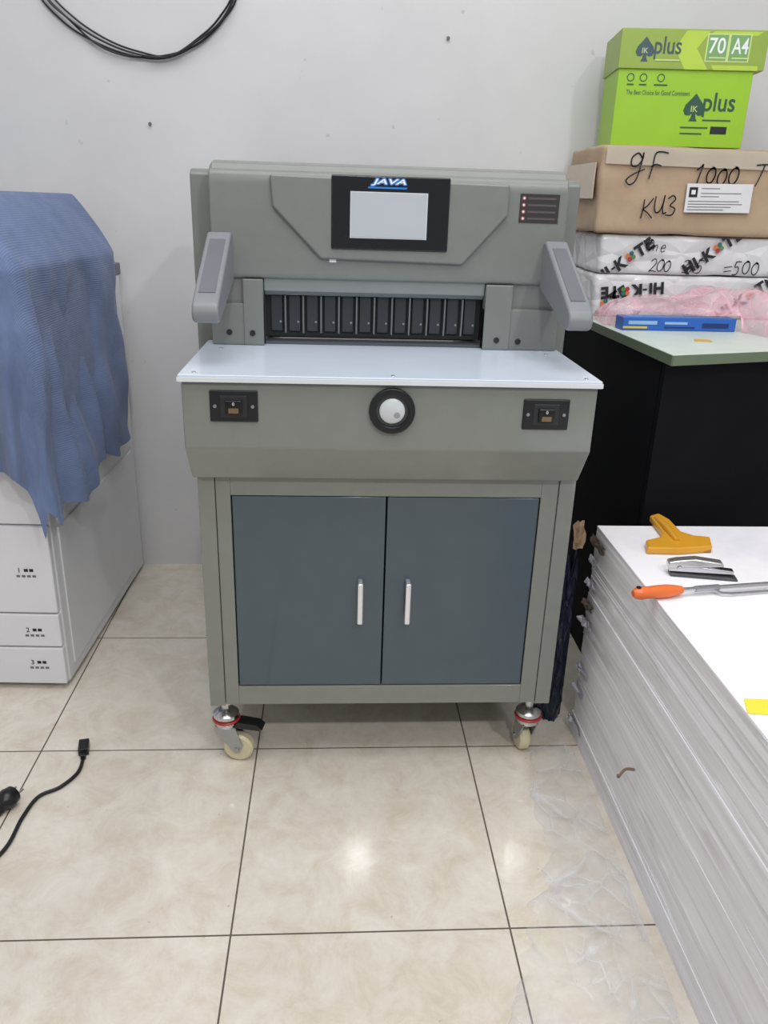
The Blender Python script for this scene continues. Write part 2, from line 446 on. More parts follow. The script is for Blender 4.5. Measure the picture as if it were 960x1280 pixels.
# dial
c = onY(490, 513, AY)
hw = MB().ring((c.x, AY + .002, c.z), (0, -1, 0), .030, .0425, .012).build('dial_ring', BLACK, MC, .002, label='black ring of the round dial')
MB().ring((c.x, AY + .002, c.z), (0, -1, 0), .0235, .0305, .007).build('inner_ring', mat('inner ring grey', (60, 62, 64), .3), hw, .001)
MB().lathe([(.0235, 0), (.0235, .008), (.020, .0105)], (c.x, AY + .002, c.z), (0, -1, 0), 32).build('dial_face', GAUGE, hw, label='pale dial face')
MB().lathe([(.006, 0), (.005, .002)], (c.x + .009, AY - .008, c.z - .007), (0, -1, 0), 16).build('finger_dimple', mat('dimple grey', (150, 155, 158), .4), hw)

# cheeks beside the cutting gap
HY = 1.745
OX0, OX1 = -.153, .319
for x0, x1 in ((-.263, OX0), (OX1, .482)):
    ck = MB()
    ck.box(x0 + .004, x1, HY + .012, YB, .9215, 1.075)
    left = x0 < 0
    ck.box(x0, x1, HY, HY + .03, .9215, 1.008)
    if left: ck.box(x1 - .042, x1, HY - .003, HY + .03, .9215, 1.058)
    else: ck.box(x0, x0 + .058, HY - .003, HY + .03, .9215, 1.058)
    cko = ck.build('side_cheek', GREY2, MC, .002)
    pts = ((287, 415), (316, 416)) if left else ((620, 425), (647, 427))
    for q in pts:
        s = onY(q[0], q[1], HY)
        yy = HY - (.003 if (left and s.x > x1 - .042) or (not left and s.x < x0 + .058) else 0)
        MB().lathe([(.0062, -.002), (.0062, .0018), (.003, .0018), (.003, .0006)], (s.x, yy, s.z), (0, -1, 0), 16).build('bolt', mat('bolt black', (38, 38, 40), .4), cko)
# recess, ribs and fins
MB().box(OX0 + .001, OX1 - .001, 1.86, 1.90, .9215, 1.06).build('back_gauge', DARK, MC)
MB().box(OX0 + .001, OX1 - .001, 1.80, 1.86, 1.022, 1.06).build('clamp_housing', mat('clamp grey', (84, 88, 88), .45), MC)
cb = MB().prism([(HY + .010, 1.066), (HY + .014, 1.034), (HY + .03, 1.024), (HY + .06, 1.024), (HY + .06, 1.066)], 'X', OX0 + .001, OX1 - .001)
cb.build('clamp_beam', mat('clamp beam grey', (138, 143, 142), .35), MC, .001, label='pale clamp beam over the cutting gap')
MB().box(OX0 + .001, OX1 - .001, 1.795, 1.803, .934, 1.024).build('clamp_plate', mat('clamp plate dark', (34, 36, 39), .42), MC)
nf = 12
pit = (OX1 - OX0 - .012) / nf
for i in range(nf):
    x = OX0 + .006 + pit * (i + .5)
    rb = MB().prism([(1.796, 1.023), (1.784, 1.023), (1.784, .962), (1.787, .946), (1.796, .943)], 'X', x - pit * .33, x + pit * .33).build('clamp_rib', RIB, MC, .0015)
    MB().lathe([(.0026, 0), (.0022, .001)], (x + pit * .2, 1.784, .967), (0, -1, 0), 10).build('rib_screw', STEEL, rb)
    if i < nf - 1:
        xf = x + pit * .5
        MB().prism([(1.796, 1.023), (1.770, 1.023), (1.770, .972), (1.776, .944), (1.796, .940)], 'X', xf - .0016, xf + .0016).build('clamp_fin', FIN, MC)
MB().box(OX0 + .001, OX1 - .001, 1.765, 1.80, .9212, .9275).build('cutting_stick', mat('cutting stick', (80, 84, 90), .4), MC)

# head
HX0, HX1 = -.257, .477
prof = [(HY + .03, 1.057), (HY + .004, 1.060), (HY, 1.072), (HY, 1.240), (HY + .006, 1.262), (HY + .018, 1.273), (HY + .034, 1.279), (YB - .06, 1.279), (YB, 1.22), (YB, 1.057)]
MB().prism(prof, 'X', HX0, HX1).build('head_cover', GREY2, MC, .004)
MB().prism([(HY + .012, 1.268), (HY + .022, 1.281), (HY + .05, 1.286), (YB - .08, 1.286), (YB - .08, 1.270)], 'X', HX0 + .004, HX1 - .004).build('head_lid', GREY2, MC, .003)
for x0, x1 in ((-.305, -.2575), (.4775, .520)):
    MB().prism([(1.815, .88), (1.815, 1.260), (1.83, 1.270), (YB - .02, 1.270), (YB + .02, 1.2), (YB + .02, .88)], 'X', x0, x1).build('side_cover', GREY2, MC, .004)
# raised bezel
hexp = [onY(*q, HY) for q in ((337, 215), (637, 231), (634, 270), (577, 331), (401, 323), (341, 258))]
MB().prism([(p.x, min(p.z, 1.262)) for p in hexp], 'Y', HY - .010, HY + .02).build('raised_bezel', GREY2, MC, .005, 3)
PY = HY - .010
cx, cz = (onY(414, 220, PY).x + onY(559, 313, PY).x) / 2, onY(486.5, 267.5, PY).z
pw, ph = .1200, .0710
cp = MB().box(cx - pw, cx + pw, PY - .004, PY + .002, cz - ph, cz + ph).build('control_panel', BLACKG, MC, .003)
s0 = onY(486, 269.5, PY - .005)
MB().box(s0.x - .0785, s0.x + .0785, PY - .0052, PY - .003, s0.z - .0450, s0.z + .0440).build('screen_surround', mat('screen surround', (208, 212, 214), .3), cp)
MB().box(s0.x - .0765, s0.x + .0765, PY - .0060, PY - .004, s0.z - .0430, s0.z + .0420).build('touch_screen', SCREEN, cp, label='pale touch screen')
# logo: chunky slanted white letters with a blue outline over a blue line
l0 = onY(486, 229.5, PY - .005)
lm = MB()
for a in range(14):
    t = a * PI / 7
    lm.text('JAVA', (l0.x + .0022 * math.cos(t), PY - .004, l0.z + .0020 + .0020 * math.sin(t)), w=.070, h=.0130, shear=.25, offset=.02, spacing=1.02, lift=.0004 + a * .00001)
lm.build('logo_outline', BLUEI, cp)
MB().text('JAVA', (l0.x, PY - .004, l0.z + .0020), w=.070, h=.0130, shear=.25, offset=.02, spacing=1.02, lift=.0009).build('logo_letters', WHITEM, cp)
MB().prism([(l0.x - .042, l0.z - .0098), (l0.x + .036, l0.z - .0098), (l0.x + .0385, l0.z - .0066), (l0.x - .040, l0.z - .0066)], 'Y', PY - .0047, PY - .003).build('logo_underline', BLUEI, cp)
# warning sticker
c0 = onY(674, 261, HY)
ws = MB().box(c0.x - .041, c0.x + .041, HY - .0012, HY + .001, c0.z - .028, c0.z + .028).build('warning_sticker', mat('sticker black', (54, 50, 52), .4), MC)
for k in range(4):
    zz = c0.z + .0195 - k * .013
    MB().lathe([(.0040, 0), (.0040, .0006)], (c0.x - .033, HY - .0012, zz), (0, -1, 0), 14).build('warning_icon', mat('icon dull red', (176, 100, 98), .5), ws)
    MB().lathe([(.0020, 0), (.0020, .0009)], (c0.x - .033, HY - .0012, zz), (0, -1, 0), 10).build('icon_centre', WHITEM, ws)
    MB().plane([(-.024, zz - c0.z - .002), (.034, zz - c0.z - .002), (.034, zz - c0.z + .002), (-.024, zz - c0.z + .002)], (c0.x, HY - .0012, c0.z), lift=.0004).build('printed_line', mat('sticker line grey', (86, 80, 82), .5), ws)
q = onY(416, 326, HY)
MB().box(q.x - .007, q.x + .007, HY - .0010, HY + .0005, q.z - .003, q.z + .003).build('paper_tag', WHITEM, MC)
# guard arms
for x0, x1 in ((-.262, -.213), (.434, .481)):
    pr = [(HY + .006, 1.148), (HY - .012, 1.150), (1.522, 1.046), (1.503, 1.034), (1.497, 1.018), (1.502, 1.004), (1.518, .998), (HY + .006, 1.052)]
    ga = MB().prism(pr, 'X', x0, x1).build('guard_arm', ARMG, MC, .006, 3)
    d = Vector((0, 1.522 - (HY - .012), 1.046 - 1.150)); Ls = d.length; d.normalize()
    nrm = Vector((0, d.z, -d.y))
    if nrm.z < 0: nrm = -nrm
    og = Vector(((x0 + x1) / 2, HY - .012, 1.150))
    w2 = (x1 - x0) / 2 - .009
    ins = MB(); pts = []
    for (a, t) in ((-w2, .03), (w2, .03), (w2, Ls - .012), (-w2, Ls - .012)):
        pts.append(og + Vector((a, 0, 0)) + d * t)
    ins.add([p + nrm * .0012 for p in pts] + [p - nrm * .004 for p in pts], [(0, 1, 2, 3), (7, 6, 5, 4), (0, 4, 5, 1), (1, 5, 6, 2), (2, 6, 7, 3), (3, 7, 4, 0)])
    ins.build('inset_panel', ARMD, ga, label='darker inset strip of the guard arm')
# casters
def caster(x, y, ang, brake):
    T = Matrix.Translation((x, y, 0)) @ Matrix.Rotation(ang, 4, 'Z')
    b = MB()
    b.lathe([(.010, .124), (.010, .1695)], (x, y, 0), n=16)
    b.lathe([(.017, .150), (.017, .158)], (x, y, 0), n=6)
    b.lathe([(.022, .112), (.029, .116), (.029, .124), (.020, .132), (.012, .136)], (x, y, 0), n=28)
    b.lathe([(.024, .092), (.027, .096), (.027, .105), (.022, .108)], (x, y, 0), n=28)
    root = b.build('caster', CHROME, MC, label='chrome swivel caster')
    MB().lathe([(.0300, .1060), (.0318, .1080), (.0318, .1103), (.0300, .1125)], (x, y, 0), n=28).build('caster_ring', REDR, root, label='red swivel ring')
    f = MB()
    for s in (-1, 1):
        f.prism([(-.022, .096), (.024, .096), (.040, .046), (.034, .028), (.020, .028), (-.005, .06)], 'Y', s * .0165 - .0015, s * .0165 + .0015, T)
    f.box(-.022, .024, -.018, .018, .092, .096, T)
    f.cyl((.027, -.021, .035), (.027, .021, .035), .006, n=12, M=T)
    f.build('caster_fork', STEEL, root)
    w = MB(); w.lathe([(.010, -.013), (.030, -.013), (.035, -.008), (.035, .008), (.030, .013), (.010, .013)], (.027, 0, .035), (0, 1, 0), 28, T)
    w.build('wheel', CREAM, root, label='cream nylon wheel')
    if brake:
        p = MB(); p.prism([(.022, .098), (.030, .108), (.075, .104), (.088, .094), (.080, .090), (.03, .092)], 'Y', -.016, .016, T)
        p.build('brake_pedal', BLACK, root, .002, label='black brake pedal')
caster(-.243, 1.548, R(-10), True)
caster(.455, 1.548, R(97), False)
caster(-.235, 2.16, R(80), False)
caster(.455, 2.16, R(100), False)

# ---------------------------------------------------------------- copier and its cloth
CLOC, CROT = (-.690, 1.828, 0), R(-2.2)
CO = thing('copier', 'white office copier with three paper drawers under a blue cloth', 'copier', CLOC, CROT, world=False)
CW = mat('copier white', (230, 231, 236), .4, 0, .02, 6)
CW2 = mat('copier side white', (226, 228, 233), .42, 0, .02, 6)
b = MB().box(-.62, 0, .012, .745, .014, 1.01); b.build('body', CW2, CO, .008, 3)
for x in (-.57, -.06):
    for y in (.07, .68): MB().cyl((x, y, 0), (x, y, .016), .022, n=16).build('foot', DARK, CO)
MB().box(-.615, -.080, .03, .70, 1.012, 1.19).build('scanner_unit', CW, CO, .01, 2)
MB().box(-.618, -.004, 0, .02, .465, .93).build('front_door', CW, CO, .004, 2)
for k, (z0, z1, zt) in enumerate(((.226, .461, .345), (.129, .2215, .178), (.018, .1245, .083))):
    dr = MB().box(-.618, -.003, -.004, .02, z0, z1).build('paper_drawer', CW, CO, .004, 2)
    MB().text(str(k + 1), (-.084, -.004, zt), h=.013, offset=.01, lift=.0006).build('drawer_number', INK, dr)
    for a in range(2):
        MB().plane([(-.072 + a * .013, zt - .004), (-.062 + a * .013, zt - .004), (-.062 + a * .013, zt + .004), (-.072 + a * .013, zt + .004)], (0, -.004, 0), lift=.0006).build('paper_size_mark', INK, dr)
    for a in range(4):
        MB().plane([(-.092 + a * .013, zt - .019), (-.083 + a * .013, zt - .019), (-.083 + a * .013, zt - .013), (-.092 + a * .013, zt - .013)], (0, -.004, 0), lift=.0006).build('drawer_icon', GINK, dr)
for (ya, yb2, za, zb) in ((.05, .70, .05, .44), (.05, .70, .455, .70), (.05, .735, .715, .985)):
    MB().box(-.001, .004, ya, yb2, za, zb).build('side_panel', CW2, CO, .0025)
MB().box(.0, .0055, .60, .69, .62, .65).build('grip_recess', mat('grip grey', (150, 154, 162), .5), CO)
MB().box(-.03, .006, .70, .75, .985, 1.02).build('rear_hinge', mat('hinge grey', (112, 116, 124), .5), CO, .004)

x0c, y0c, ZT = -.072, .012, 1.206
def cloth_pos(s, t):
    sp_, tp = max(0, s), max(0, t)
    bx, by = x0c + min(s, 0), y0c - min(t, 0)
    nz = noise.noise(Vector((s * 5, t * 5, 3.1)))
    if sp_ == 0 and tp == 0:
        return Vector((bx, by, ZT + .008 * nz + .004))
    p = 5
    r = (sp_ ** p + tp ** p) ** (1 / p); phi = math.atan2(tp, sp_)
    q = phi / (PI / 2)
    hm = .100 * (1 - q) + .042 * q + .040 * math.sin(2 * phi)
    Ls = .172
    if r < Ls:
        f = r / Ls; hz = hm * (1 - (1 - f) ** 1.1); z = ZT - .15 * f ** 1.12
    else:
        hz = hm; z = ZT - .15 - (r - Ls)
    CA = .24
    if tp == 0: arc = -(by - y0c)
    elif sp_ == 0: arc = CA + (x0c - bx)
    else: arc = phi / (PI / 2) * CA
    k = min(1, max(0, (r - .06) / .55)); k = k * k * (3 - 2 * k)
    ph = 3.6 * noise.noise(Vector((arc * 3.2, r * 1.3, 1.3)))
    am = .35 + 1.3 * abs(noise.noise(Vector((arc * 4, r * 1.0, 8.3))))
    w1 = .5 + .5 * math.sin(2 * PI * arc / .115 + ph)
    fold = k * .036 * am * w1 ** 1.3
    fold += .034 * noise.noise(Vector((arc * 5 + r * 3, r * 3 - arc * 2, 7))) * min(1, r * 3.5)
    fold += .010 * noise.noise(Vector((arc * 13 + r * 6, r * 7, 2.7))) * min(1, r * 4)
    d = hz + max(-.004, fold)
    return Vector((bx + d * math.cos(phi), by - d * math.sin(phi), z + .004 * (1 - k)))
cl = MB(); NU, NV = 170, 190
cl.uv = []
for j in range(NV + 1):
    for i in range(NU + 1):
        v = j / NV; u = i / NU
        t0 = -.605
        tmax = .615 + .03 * noise.noise(Vector((u * 6, 2, 2))) + .005 * noise.noise(Vector((u * 26, 2, 6)))
        t = t0 + v * (tmax - t0)
        smax = .715 + .06 * noise.noise(Vector((t * 5, 5, 1))) + .009 * noise.noise(Vector((t * 20, 5, 4)))
        s = -.53 + u * (smax + .53)
        cl.v.append(cloth_pos(s, t)); cl.uv.append((s * 1.0, t * 1.0))
for j in range(NV):
    for i in range(NU):
        a = j * (NU + 1) + i
        cl.f.append((a, a + 1, a + NU + 2, a + NU + 1))
o = cl.build('cloth_cover', cloth_mat(), ang=180); o.location = CLOC; o.rotation_euler = (0, 0, CROT)
tag(o, 'blue knit cloth draped over the white copier in vertical folds', 'cloth')

# ---------------------------------------------------------------- desk on the right
TZ = .93
DK = thing('desk', 'black desk with pale green edged white top beside the cutting machine', 'desk', (1.1, 2.1, 0))
tp = [(.718, 1.672), (1.55, 1.925), (1.55, 2.585), (.682, 2.585), (.695, 2.175)]
MB().prism(tp, 'Z', TZ - .022, TZ).build('desktop', mat('desktop pale laminate', (210, 222, 214), .35), DK, .001)
ed = MB()
for (a, c) in ((tp[3], tp[4]), (tp[4], tp[0]), (tp[0], tp[1])):
    a = Vector((*a, 0)); c = Vector((*c, 0)); d = (c - a).normalized(); n = Vector((d.y, -d.x, 0))
    vs = [a + n * -.001, c + n * -.001, c + n * .002, a + n * .002]
    ed.prism([(p.x, p.y) for p in vs], 'Z', TZ - .023, TZ - .001)
ed.build('edge_band', mat('olive edge band', (104, 120, 96), .5), DK)
BP = mat('black desk panel', (16, 17, 22), .7, 0, .15, 6, spec=.12)
MB().box(.724, .744, 1.74, 2.57, 0, TZ - .022).build('side_panel', BP, DK)
MB().prism([(.724, 1.715), (1.50, 1.950), (1.50, 1.97), (.724, 1.735)], 'Z', 0, TZ - .022).build('front_panel', BP, DK)
MB().box(1.48, 1.50, 1.98, 2.57, 0, TZ - .022).build('side_panel', BP, DK)
q = onY(840, 463, 1.742)
MB().prism([(q.x - .014, q.z + .006), (q.x - .004, q.z + .008), (q.x + .014, q.z - .002), (q.x + .008, q.z - .012), (q.x - .002, q.z - .004)], 'Y', 1.738, 1.742).build('torn_tape', mat('dusty tape', (120, 122, 122), .6), DK)
q = onZ(880, 427, TZ)
single('sticker', MB().prism([(q.x - .022, q.y), (q.x - .012, q.y + .03), (q.x + .024, q.y + .022), (q.x + .018, q.y - .006)], 'Z', TZ + .0002, TZ + .0012), mat('amber sticker', (214, 170, 60), .5), 'small amber sticker lying flat on the pale desktop', 'sticker')

def crumple(x0, x1, y0, y1, z0, z1, amp, fr, seed, cuts=14, round_=.006):
    bm = bmesh.new(); bmesh.ops.create_cube(bm, size=1)
    for v in bm.verts:
        v.co = Vector((x0 if v.co.x < 0 else x1, y0 if v.co.y < 0 else y1, z0 if v.co.z < 0 else z1))
    es = list(bm.edges)
    bmesh.ops.bevel(bm, geom=es, offset=round_, segments=2, affect='EDGES', profile=.5)
    bmesh.ops.subdivide_edges(bm, edges=[e for e in bm.edges if e.calc_length() > .03], cuts=cuts, use_grid_fill=True)
    bm.normal_update()
    for v in bm.verts:
        k = amp * noise.noise(v.co * fr + Vector((seed, 0, 0))) + amp * .5 * noise.noise(v.co * fr * 2.7 + Vector((seed, 4, 0)))
        v.co += v.normal.copy() * k
        v.co.z = min(max(v.co.z, z0), z1)
    m = MB(); m.v = [v.co.copy() for v in bm.verts]
    bm.verts.index_update()
    m.f = [tuple(v.index for v in f.verts) for f in bm.faces]
    bm.free(); return m

def wrap_mat():
    m = mat('white wrapper', (226, 226, 229), .2, 0, .03, 8)
    nt = m.node_tree; N = nt.nodes; L = nt.links; p = N['Principled BSDF']
    tc = N.new('ShaderNodeTexCoord'); mp = N.new('ShaderNodeMapping'); mp.inputs['Scale'].default_value = (1, 1, 1.4); mp.inputs['Rotation'].default_value = (0, .5, 0)
    L.new(tc.outputs['Object'], mp.inputs['Vector'])
    v = N.new('ShaderNodeTexVoronoi'); v.feature = 'DISTANCE_TO_EDGE'; v.inputs['Scale'].default_value = 11
    L.new(mp.outputs[0], v.inputs['Vector'])
    b = N.new('ShaderNodeBump'); b.inputs['Strength'].default_value = .7; b.inputs['Distance'].default_value = .02
    L.new(v.outputs['Distance'], b.inputs['Height']); L.new(b.outputs[0], p.inputs['Normal'])
    return m
PKY = 2.275
WRAP = wrap_mat()
DOTC = [mat('ink teal', (44, 110, 110), .5), mat('ink orange', (214, 120, 60), .5), mat('ink red mark', (180, 56, 64), .5), mat('ink green mark', (90, 140, 70), .5)]
LYK = PKY - .0076
PX0 = .722
def mark(parent, zr, px, py, rot, h, letters, anchor):
    """slanted wrapper print trimmed at the package edge; the O is a ring of four coloured dots.
    the letter number `anchor` sits at the given spot"""
    c = onY(px, py, LYK); adv = {'H': .92, 'I': .44, '-': .55, 'K': .88, 'O': .98, 'T': .84, 'E': .84}
    x = 0; pos = []
    for l in letters:
        w = adv[l] * h; pos.append(x + w / 2); x += w
    pos = [a - pos[anchor] for a in pos]
    z0, z1 = zr[0] + .003, zr[1] - .003
    pl = [(Vector((0, 0, z1)), Vector((0, 0, 1))), (Vector((0, 0, z0)), Vector((0, 0, -1))), (Vector((PX0 + .006, 0, 0)), Vector((-1, 0, 0)))]
    for l, a in zip(letters, pos):
        p = Vector((c.x + a * math.cos(rot), LYK, c.z + a * math.sin(rot)))
        if l == 'O':
            for k in range(4):
                t = PI / 4 + k * PI / 2 + rot
                z = p.z + h * .24 * math.sin(t); xx = p.x + h * .24 * math.cos(t)
                if z0 + h * .22 < z < z1 - h * .22 and xx > PX0 + .008 + h * .22:
                    MB().lathe([(h * .19, 0), (h * .19, .0006)], (xx, LYK, z), (0, -1, 0), 14).build('colour_dot', DOTC[k], parent)
        else:
            m = MB().text(l, p, h=(h * .16 if l == '-' else h), w=(.36 * h if l == '-' else None), rot=rot, offset=.05, lift=.0004).clip(pl)
            if m.f: m.build('wrapper_lettering', INK, parent)
packs = []; zrs = ((TZ + .0005, 1.046), (1.0475, 1.152))
for k, lab in enumerate(('white printed paper package directly on the desktop under its twin', 'white printed paper package with pen scrawl under the cardboard box')):
    P = thing('paper_package', lab, 'paper package', (1.03, 2.42, zrs[k][0]), 0, 'printed paper packages on the desk')
    crumple(PX0 + k * .002, 1.36, PKY, 2.575, *zrs[k], .005, 8, k * 7, round_=.011).build('wrapper', WRAP, P, ang=70)
    packs.append(P)
W7 = 'HI-KOTE'
A_ = R(36)
for px, py in ((776, 329), (886, 318), (996, 326)): mark(packs[1], zrs[1], px, py, A_, .0335, W7, 3)
for px, py in ((744, 388), (926, 376)): mark(packs[0], zrs[0], px, py, A_, .0335, W7, 3)
mark(packs[0], zrs[0], 806, 362, R(186), .0335, W7, 2)

# pen handwriting
G = {
 'g': [[(.48, .8), (.3, .98), (.06, .82), (.08, .52), (.3, .46), (.5, .7), (.52, .98)], [(.52, .98), (.48, .4), (.38, -.1), (.14, -.26), (-.04, -.08), (.2, .14), (.68, .34)]],
 'F': [[(.15, -.02), (.22, .5), (.25, 1), (.5, 1.08), (.82, 1.02)], [(.16, .48), (.35, .56), (.6, .5)]],
 '1': [[(.02, .72), (.2, .88), (.32, 1.02), (.26, .4), (.24, -.02)]],
 '0': [[(.3 + .27 * math.cos(1.2 + a * PI / 6), .48 + .46 * math.sin(1.2 + a * PI / 6) + .006 * a) for a in range(14)]],
 'O': [[(.34 + .32 * math.cos(1.2 + a * PI / 6), .5 + .5 * math.sin(1.2 + a * PI / 6) + .006 * a) for a in range(14)]],
 'n': [[(.06, .55), (.1, .3), (.08, 0)], [(.09, .3), (.28, .58), (.42, .42), (.44, 0)]],
 'T': [[(0, .95), (.4, 1.02), (.85, 1.06)], [(.42, 1), (.38, .5), (.28, -.05)]],
 'K': [[(.12, 1.02), (.1, .5), (.04, -.02)], [(.66, 1.05), (.36, .66), (.12, .48), (.4, .26), (.72, -.06)]],
 'U': [[(.05, 1.0), (.04, .5), (.14, .18), (.36, .2), (.52, .6), (.56, 1.02)], [(.56, 1.02), (.52, .4), (.60, .08), (.76, .12)]],
 '3': [[(.08, .95), (.34, 1.08), (.5, .86), (.24, .56), (.55, .36), (.42, .04), (.05, .06)]],
 'x': [[(.1, .7), (.3, .42), (.6, .1)], [(.6, .7), (.3, .38), (.1, .1)]],
 'e': [[(.05, .35), (.45, .4), (.3, .65), (.08, .4), (.2, 0), (.5, .12)]],
 '2': [[(.05, .8), (.3, 1), (.5, .75), (.3, .35), (.05, 0)], [(.05, 0), (.3, .06), (.6, 0)]],
 '5': [[(.6, 1), (.4, 1.02), (.2, 1)], [(.2, 1), (.15, .6), (.4, .6), (.5, .3), (.35, .02), (.05, 0)]],
 '=': [[(.05, .6), (.6, .65)], [(.05, .3), (.6, .35)]]}
PEN = mat('pen ink', (54, 50, 62), .6)
def hand(parent, s, org, size, w=.003, tilt=0, lift=.001, adv=.75, right=XR_, up=ZU_):
    x = 0; c, sn = math.cos(tilt), math.sin(tilt); mb = MB()
    for ch in s:
        dz = random.uniform(-.07, .07); sc_ = random.uniform(.88, 1.1)
        for st in G[ch]:
            pts = []
            for a, b2 in st:
                X, Z = (x + (a + .12 * b2) * sc_) * size, (b2 * sc_ + dz) * size
                pts.append(Vector((X * c - Z * sn, X * sn + Z * c, 0)))
            if len(pts) > 2: pts = catmull(pts, 4)
            mb.ribbon([(p.x, p.y) for p in pts], w, org, right, up, lift)
        x += adv
    return mb.build('pen_scrawl', PEN, parent)
for s, px, py, sz, w, tl, ad in (('One', 806, 312, .030, .0024, -6, .68), ('200', 810, 338, .034, .0027, -2, .60), ('3x5', 851, 341, .030, .0026, 0, .62), ('=500', 902, 345, .038, .0030, 3, .7)):
    q = onY(px, py, LYK); hand(packs[1], s, (q.x, LYK - .0006, q.z), sz, w, R(tl), adv=ad)

# cardboard box
KY = 2.262
CB = thing('cardboard_box', 'brown cardboard box with pen marks and white shipping label above the packages', 'cardboard box', (1.03, 2.42, 1.153))
CARD = mat('cardboard', (180, 156, 130), .7, 0, .11, 7, .3, 22)
crumple(.697, 1.32, KY, 2.575, 1.153, 1.374, .0065, 7, 3, round_=.010).build('body', CARD, CB, ang=60)
TAPE = mat('clear packing tape', (218, 207, 190), .06, alpha=.6, spec=.9)
MB().box(.6855, .688, KY + .02, 2.56, 1.24, 1.33).build('side_tape', mat('beige tape', (204, 188, 166), .15), CB)
MB().prism([(.704, 1.326), (1.30, 1.322), (1.30, 1.366), (.704, 1.370)], 'Y', KY - .0076, KY - .0071).build('seam_tape', TAPE, CB, label='shiny clear tape along the top edge')
ky = KY - .0087
for s, px, py, sz, w, tl, ad in (('gF', 784, 222, .058, .0036, 3, .85), ('1000', 866, 229, .046, .0036, -2, .66), ('T', 938, 230, .050, .0036, -4, .62), ('KU3', 800, 272, .046, .0036, 6, .72)):
    q = onY(px, py, ky); hand(CB, s, (q.x, ky, q.z), sz, w, R(tl), adv=ad)
q = onY(898, 248, ky)
LM = Matrix.Translation((q.x, ky, q.z)) @ Matrix.Rotation(R(-1.0), 4, 'Y')
lbo = MB().box(-.090, .090, -.0016, .0005, -.036, .036, LM).build('shipping_label', mat('label paper', (226, 226, 230), .5), CB, label='white shipping label')
MB().box(-.083, -.060, -.0022, -.0014, .002, .027, LM).build('label_emblem', INK, lbo)
MB().box(-.077, -.066, -.0026, -.0018, .009, .020, LM).build('emblem_centre', WHITEM, lbo)
for a, z, w in ((-.05, .024, .05), (-.05, .012, .11), (-.083, -.008, .14), (-.083, -.015, .15), (-.083, -.022, .12), (-.083, -.029, .10), (-.05, .004, .05)):
    MB().box(a, a + w, -.0021, -.0014, z - .0010, z + .0010, LM).build('label_line', GINK, lbo)

# green carton
KW = .345
GL = (.732, 2.325, 1.3752)
GC = thing('paper_carton', 'lime green copier paper carton with lid on top of cardboard box', 'carton', GL, R(-7), world=False)
LIME = mat('lime carton', (152, 198, 44), .4, 0, .03); LID = mat('olive lid', (146, 170, 70), .4, 0, .03)
PALE = mat('pale green print', (200, 222, 140), .5); DGR = mat('dark green ink', (44, 84, 66), .5)
MB().box(0, KW, .004, .20, 0, .19).build('body', LIME, GC, .002)
MB().box(-.004, KW + .022, -.002, .206, .182, .274).build('lid', LID, GC, .002)
def gx(px, py): return Vector(((px - 748) / 198 * KW + (186 - py) / 149 * -.018, 0, (186 - py) / 149 * .272))
SPADE = [(0, 1), (.18, .78), (.42, .52), (.5, .28), (.4, .08), (.2, .06), (.08, .16), (.12, -.05), (.2, -.18), (-.2, -.18), (-.12, -.05), (-.08, .16), (-.2, .06), (-.4, .08), (-.5, .28), (-.42, .52), (-.18, .78)]
def spade(px, py, sc, y, ink):
    c = gx(px, py); c.y = y
    e = MB().plane([(a * sc, (b2 - .4) * sc) for a, b2 in SPADE], c, lift=.0006).build('spade_emblem', ink, GC)
    MB().text('IK', (c.x, y, c.z - .003), h=sc * .26, lift=.0012).build('emblem_letters', PALE, e)
LY, BY = -.002, .004
SWO = mat('bright lime print', (180, 208, 74), .5)
for pts in (((850, 38), (884, 38), (866, 60), (884, 86), (850, 86), (834, 60)), ((890, 38), (960, 38), (952, 43), (884, 43)), ((888, 80), (956, 80), (956, 86), (892, 86))):
    MB().plane([(gx(*q).x, gx(*q).z) for q in pts], (0, LY, 0), lift=.0003).build('lid_swoosh', SWO, GC)
SL = mat('slate ink', (62, 84, 92), .5)
spade(791, 62, .048, LY, SL)
c = gx(824, 60); MB().text('plus', (c.x, LY, c.z), w=.068, h=.052, offset=.01, lift=.0008).build('brand_lettering', SL, GC)
p0 = gx(878, 76); p1 = gx(944, 41); MB().plane([(p0.x, p0.z), (p1.x, p0.z), (p1.x, p1.z), (p0.x, p1.z)], (0, LY, 0), lift=.0005).build('size_frame', PALE, GC)
for a0, a1 in ((880, 910.5), (912, 942)):
    p0 = gx(a0, 74.5); p1 = gx(a1, 42.5); MB().plane([(p0.x, p0.z), (p1.x, p0.z), (p1.x, p1.z), (p0.x, p1.z)], (0, LY, 0), lift=.0008).build('size_box', mat('soft green box', (122, 166, 104), .5), GC)
for tx, px, nm in (('70', 895, 'weight_number'), ('A4', 928, 'size_number')):
    c = gx(px, 57); MB().text(tx, (c.x, LY, c.z + .002), w=.041, h=.036, offset=.01, lift=.0012).build(nm, WHITEM, GC)
def bar(a0, a1, yy, y, ink):
    p = gx(a0, yy); q2 = gx(a1, yy)
    MB().plane([(p.x, p.z - .0016), (q2.x, p.z - .0016), (q2.x, p.z + .0016), (p.x, p.z + .0016)], (0, y, 0), lift=.0013).build('small_print', ink, GC)
for q in ((806, 842, 75), (884, 908, 71), (917, 940, 71)): bar(*q, LY, PALE)
spade(871, 134, .056, BY, DGR)
c = gx(907, 130); MB().text('plus', (c.x, BY, c.z), w=.082, h=.058, offset=.012, lift=.0008).build('brand_lettering', DGR, GC)
c = gx(815, 116); MB().text('The Best Choice for Good Consistent', (c.x, BY, c.z), w=.165, h=.011, lift=.0008).build('slogan', DGR, GC)
